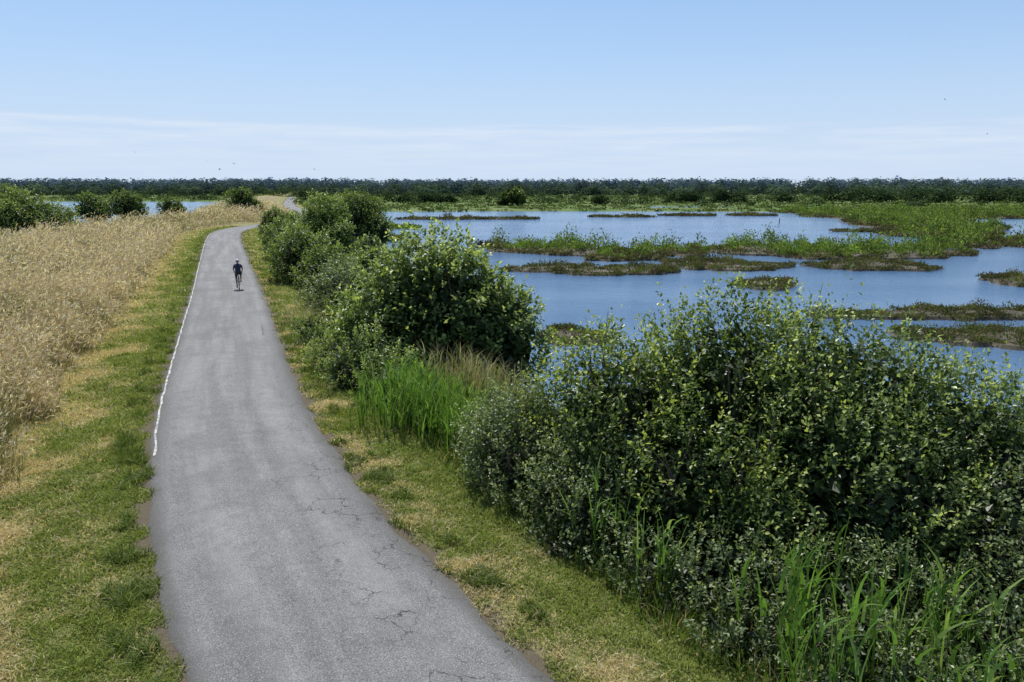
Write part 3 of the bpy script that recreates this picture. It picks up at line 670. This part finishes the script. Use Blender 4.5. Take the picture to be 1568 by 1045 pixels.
def skin(name,verts,edges,rad,root=0,sub=2):
    me=bpy.data.meshes.new(name+'_sk'); me.from_pydata(verts,edges,[]); o=link(bpy.data.objects.new(name+'_tmp',me))
    md=o.modifiers.new('s','SKIN')
    for i,r in enumerate(rad):
        rr=r if isinstance(r,tuple) else (r,r)
        me.skin_vertices[0].data[i].radius=rr; me.skin_vertices[0].data[i].use_root=(i==root)
    md.use_smooth_shade=True
    o.modifiers.new('sub','SUBSURF').levels=sub
    bpy.context.view_layer.update()
    dg=bpy.context.evaluated_depsgraph_get()
    nm=bpy.data.meshes.new_from_object(o.evaluated_get(dg)); bpy.data.objects.remove(o)
    return nm
V=[];E=[];R=[]
def av(p,r,par=None):
    V.append(p);R.append(r)
    if par is not None:E.append((par,len(V)-1))
    return len(V)-1
pel=av((0,-.25,1.04),(.15,.12)); sp=av((0,-.17,1.18),(.14,.105),pel); ch=av((0,-.04,1.36),(.165,.115),sp); nb=av((0,.05,1.47),.08,ch); nk=av((0,.09,1.53),.055,nb)
hd=av((0,.13,1.61),(.075,.09),nk); ht=av((0,.14,1.70),(.07,.085),hd)
for s in(-1,1):
    sh=av((s*.18,.0,1.43),.068,ch); ua=av((s*.225,.09,1.30),.05,sh); elb=av((s*.25,.17,1.17),.043,ua); fa=av((s*.24,.28,1.08),.038,elb); wr=av((s*.215,.37,1.02),.026,fa); pm=av((s*.21,.42,1.0),(.038,.022),wr)
    hp=av((s*.10,-.23,.98),.10,pel)
    if s>0: K=(.135,.19,.86); Av=(.12,.00,.53); T=(.12,.12,.46); TM=(.12,-.02,.94); CM=(.125,.09,.72)
    else: K=(-.13,.13,.66); Av=(-.12,-.18,.24); T=(-.12,-.03,.14); TM=(-.12,-.05,.83); CM=(-.125,-.03,.47)
    tm=av(TM,.085,hp); kn=av(K,.058,tm); cm=av(CM,(.058,.058),kn); an=av(Av,.036,cm); to=av(T,(.042,.03),an)
nm=skin('cyclist',V,E,R)
M_jersey=simple('navy_jersey',(.025,.03,.06),.75,0,15,.3); M_shorts=simple('black_shorts',(.015,.015,.018),.7); M_skin=simple('skin',(.42,.25,.17),.5,0,10,.1); M_sock=simple('white_socks',(.6,.6,.6),.8); M_helm=simple('helmet_shell',(.55,.56,.58),.3); M_shoe=simple('black_shoes',(.03,.03,.03),.4); M_hair=simple('dark_hair',(.03,.02,.015),.7)
for m_ in(M_jersey,M_shorts,M_skin,M_sock,M_shoe,M_hair): nm.materials.append(m_)
for p in nm.polygons:
    c=p.center
    k=0
    if c.z>1.545: k=5 if (c.y<.10 and c.z>1.6) else 2
    elif c.z>1.51: k=2
    elif abs(c.x)>.2 and c.z<1.24 and c.y>.1 and c.z>.98: k=2
    elif c.z>1.02: k=0
    elif c.z<=1.02:
        if c.y>.3: k=2
        elif c.x>0: k=1 if c.z>.80 else (2 if c.z>.60 else (3 if c.z>.54 else 4))
        else: k=1 if c.z>.66 else (2 if c.z>.34 else (3 if c.z>.27 else 4))
    p.material_index=k
cy=link(bpy.data.objects.new('cyclist',nm)); cy.location=pos; cy.rotation_euler=(0,0,yaw); cy.scale=(.95,)*3
for s in(-1,1):
    fv=[];fe=[];fr=[]
    def a2(p,r,par=None):
        fv.append(p);fr.append(r)
        if par is not None: fe.append((par,len(fv)-1))
        return len(fv)-1
    c0_=a2((s*.21,.42,1.0),.018)
    for i in range(4):
        xx=s*(.185+.018*i); l=[.9,1,.95,.8][i]
        k1=a2((xx,.455,1.005),.0095,c0_); k2=a2((xx,.455+.035*l,.985),.009,k1); k3=a2((xx,.445+.03*l,.955),.008,k2); a2((xx,.43,.945),.007,k3)
    t1=a2((s*.18,.42,.99),.011,c0_); t2=a2((s*.165,.445,.97),.010,t1); a2((s*.17,.455,.95),.008,t2)
    hm=skin('hand',fv,fe,fr,0,1); hm.materials.append(M_skin)
    ho=link(bpy.data.objects.new('left_hand' if s<0 else 'right_hand',hm)); ho.parent=cy
g=Geo()
n_,k_=20,9; Vh=[];Fh=[]
for j in range(k_):
    ph=math.pi*.5*j/(k_-1)*1.08-.12
    for i in range(n_):
        a=2*math.pi*i/n_; vent=1+.03*math.cos(6*a)*math.sin(2*ph)
        Vh.append((.098*math.cos(ph)*math.cos(a)*vent,.135*math.cos(ph)*math.sin(a)*vent,.115*math.sin(ph)))
for j in range(k_-1):
    for i in range(n_): Fh.append((j*n_+i,j*n_+(i+1)%n_,(j+1)*n_+(i+1)%n_,(j+1)*n_+i))
g.add(Vh,Fh,np.array([.5]*3),0,True)
h=g.build('helmet',[M_helm]); h.parent=cy; h.location=(0,.13,1.665); h.rotation_euler=(-.12,0,0)
g=Geo()
tube(g,[(0,.235,1.67),(0,.255,1.63),(0,.225,1.61)],[.006,.015,.01],(.1,)*3,0)
for s in(-1,1):
    tube(g,[(s*.085,.12,1.60),(s*.095,.115,1.63),(s*.088,.12,1.66)],[.008,.014,.008],(.1,)*3,0)
    tube(g,[(s*.028,.215,1.655),(s*.03,.226,1.655),(s*.03,.232,1.655)],[.012,.011,.003],(.1,)*3,1,8)
tube(g,[(-.025,.22,1.585),(0,.228,1.583),(.025,.22,1.585)],[.004,.006,.004],(.1,)*3,2)
f=g.build('face',[M_skin,M_black,M_jersey]); f.parent=cy

# ------------------------------------------------------------------ world + sun
SE,SR=56,-18
w=bpy.data.worlds.new('World'); SC.world=w; w.use_nodes=True; nt=w.node_tree; nt.nodes.clear()
sk=nt.nodes.new('ShaderNodeTexSky'); sk.sky_type='NISHITA'; sk.sun_disc=False
sk.sun_elevation=math.radians(SE); sk.sun_rotation=math.radians(SR); sk.air_density=1.0; sk.dust_density=.3; sk.ozone_density=2.4; sk.altitude=0
tc=nt.nodes.new('ShaderNodeTexCoord'); sx=nt.nodes.new('ShaderNodeSeparateXYZ'); nt.links.new(tc.outputs['Generated'],sx.inputs[0])
mp=N(nt,'ShaderNodeMapping'); mp.inputs['Scale'].default_value=(2.2,2.2,34); nt.links.new(tc.outputs['Generated'],mp.inputs[0])
cn=noise(nt,mp.outputs[0],1.3,6,.55)
mp2=N(nt,'ShaderNodeMapping'); mp2.inputs['Scale'].default_value=(5,5,70); nt.links.new(tc.outputs['Generated'],mp2.inputs[0])
cn2=noise(nt,mp2.outputs[0],1.6,6,.6)
hz=ramp(nt,sx.outputs[2],.46,-.02)
hcol=mixc(nt,ramp(nt,sx.outputs[2],0.0,.25),(5.5,6.7,8.3),(3.45,5.55,8.9))
c=mixc(nt,math_(nt,'MULTIPLY',hz,1.0,True),sk.outputs[0],hcol)
wob=math_(nt,'ADD',sx.outputs[2],math_(nt,'MULTIPLY',math_(nt,'SUBTRACT',cn,.5),.028))
band=math_(nt,'MULTIPLY',ramp(nt,wob,.080,.070),ramp(nt,wob,-.02,.066))
fac=math_(nt,'MULTIPLY',band,ramp(nt,cn2,.3,.75))
fac=math_(nt,'MULTIPLY',fac,.8)
c=mixc(nt,fac,c,(6.6,7.4,8.6))
bg=N(nt,'ShaderNodeBackground',Strength=.11); nt.links.new(c,bg.inputs[0])
o=nt.nodes.new('ShaderNodeOutputWorld'); nt.links.new(bg.outputs[0],o.inputs[0])
sl=bpy.data.lights.new('sun','SUN'); sl.energy=5.0; sl.angle=math.radians(.5); sl.color=(1,.97,.91)
so=link(bpy.data.objects.new('sun',sl))
dv=Vector((math.sin(math.radians(SR))*math.cos(math.radians(SE)),math.cos(math.radians(SR))*math.cos(math.radians(SE)),math.sin(math.radians(SE))))
so.rotation_euler=dv.to_track_quat('Z','Y').to_euler(); so.location=(0,0,40)

# ------------------------------------------------------------------ camera
cam=bpy.data.cameras.new('camera'); cam.lens=26; cam.sensor_width=36; cam.clip_end=12000; cam.clip_start=.1
co_=link(bpy.data.objects.new('camera',cam)); co_.location=(0,0,5.8); co_.rotation_euler=(math.radians(90-11.85),0,0)
SC.camera=co_
SC.view_settings.view_transform='Standard'; SC.view_settings.look='None'; SC.view_settings.exposure=0
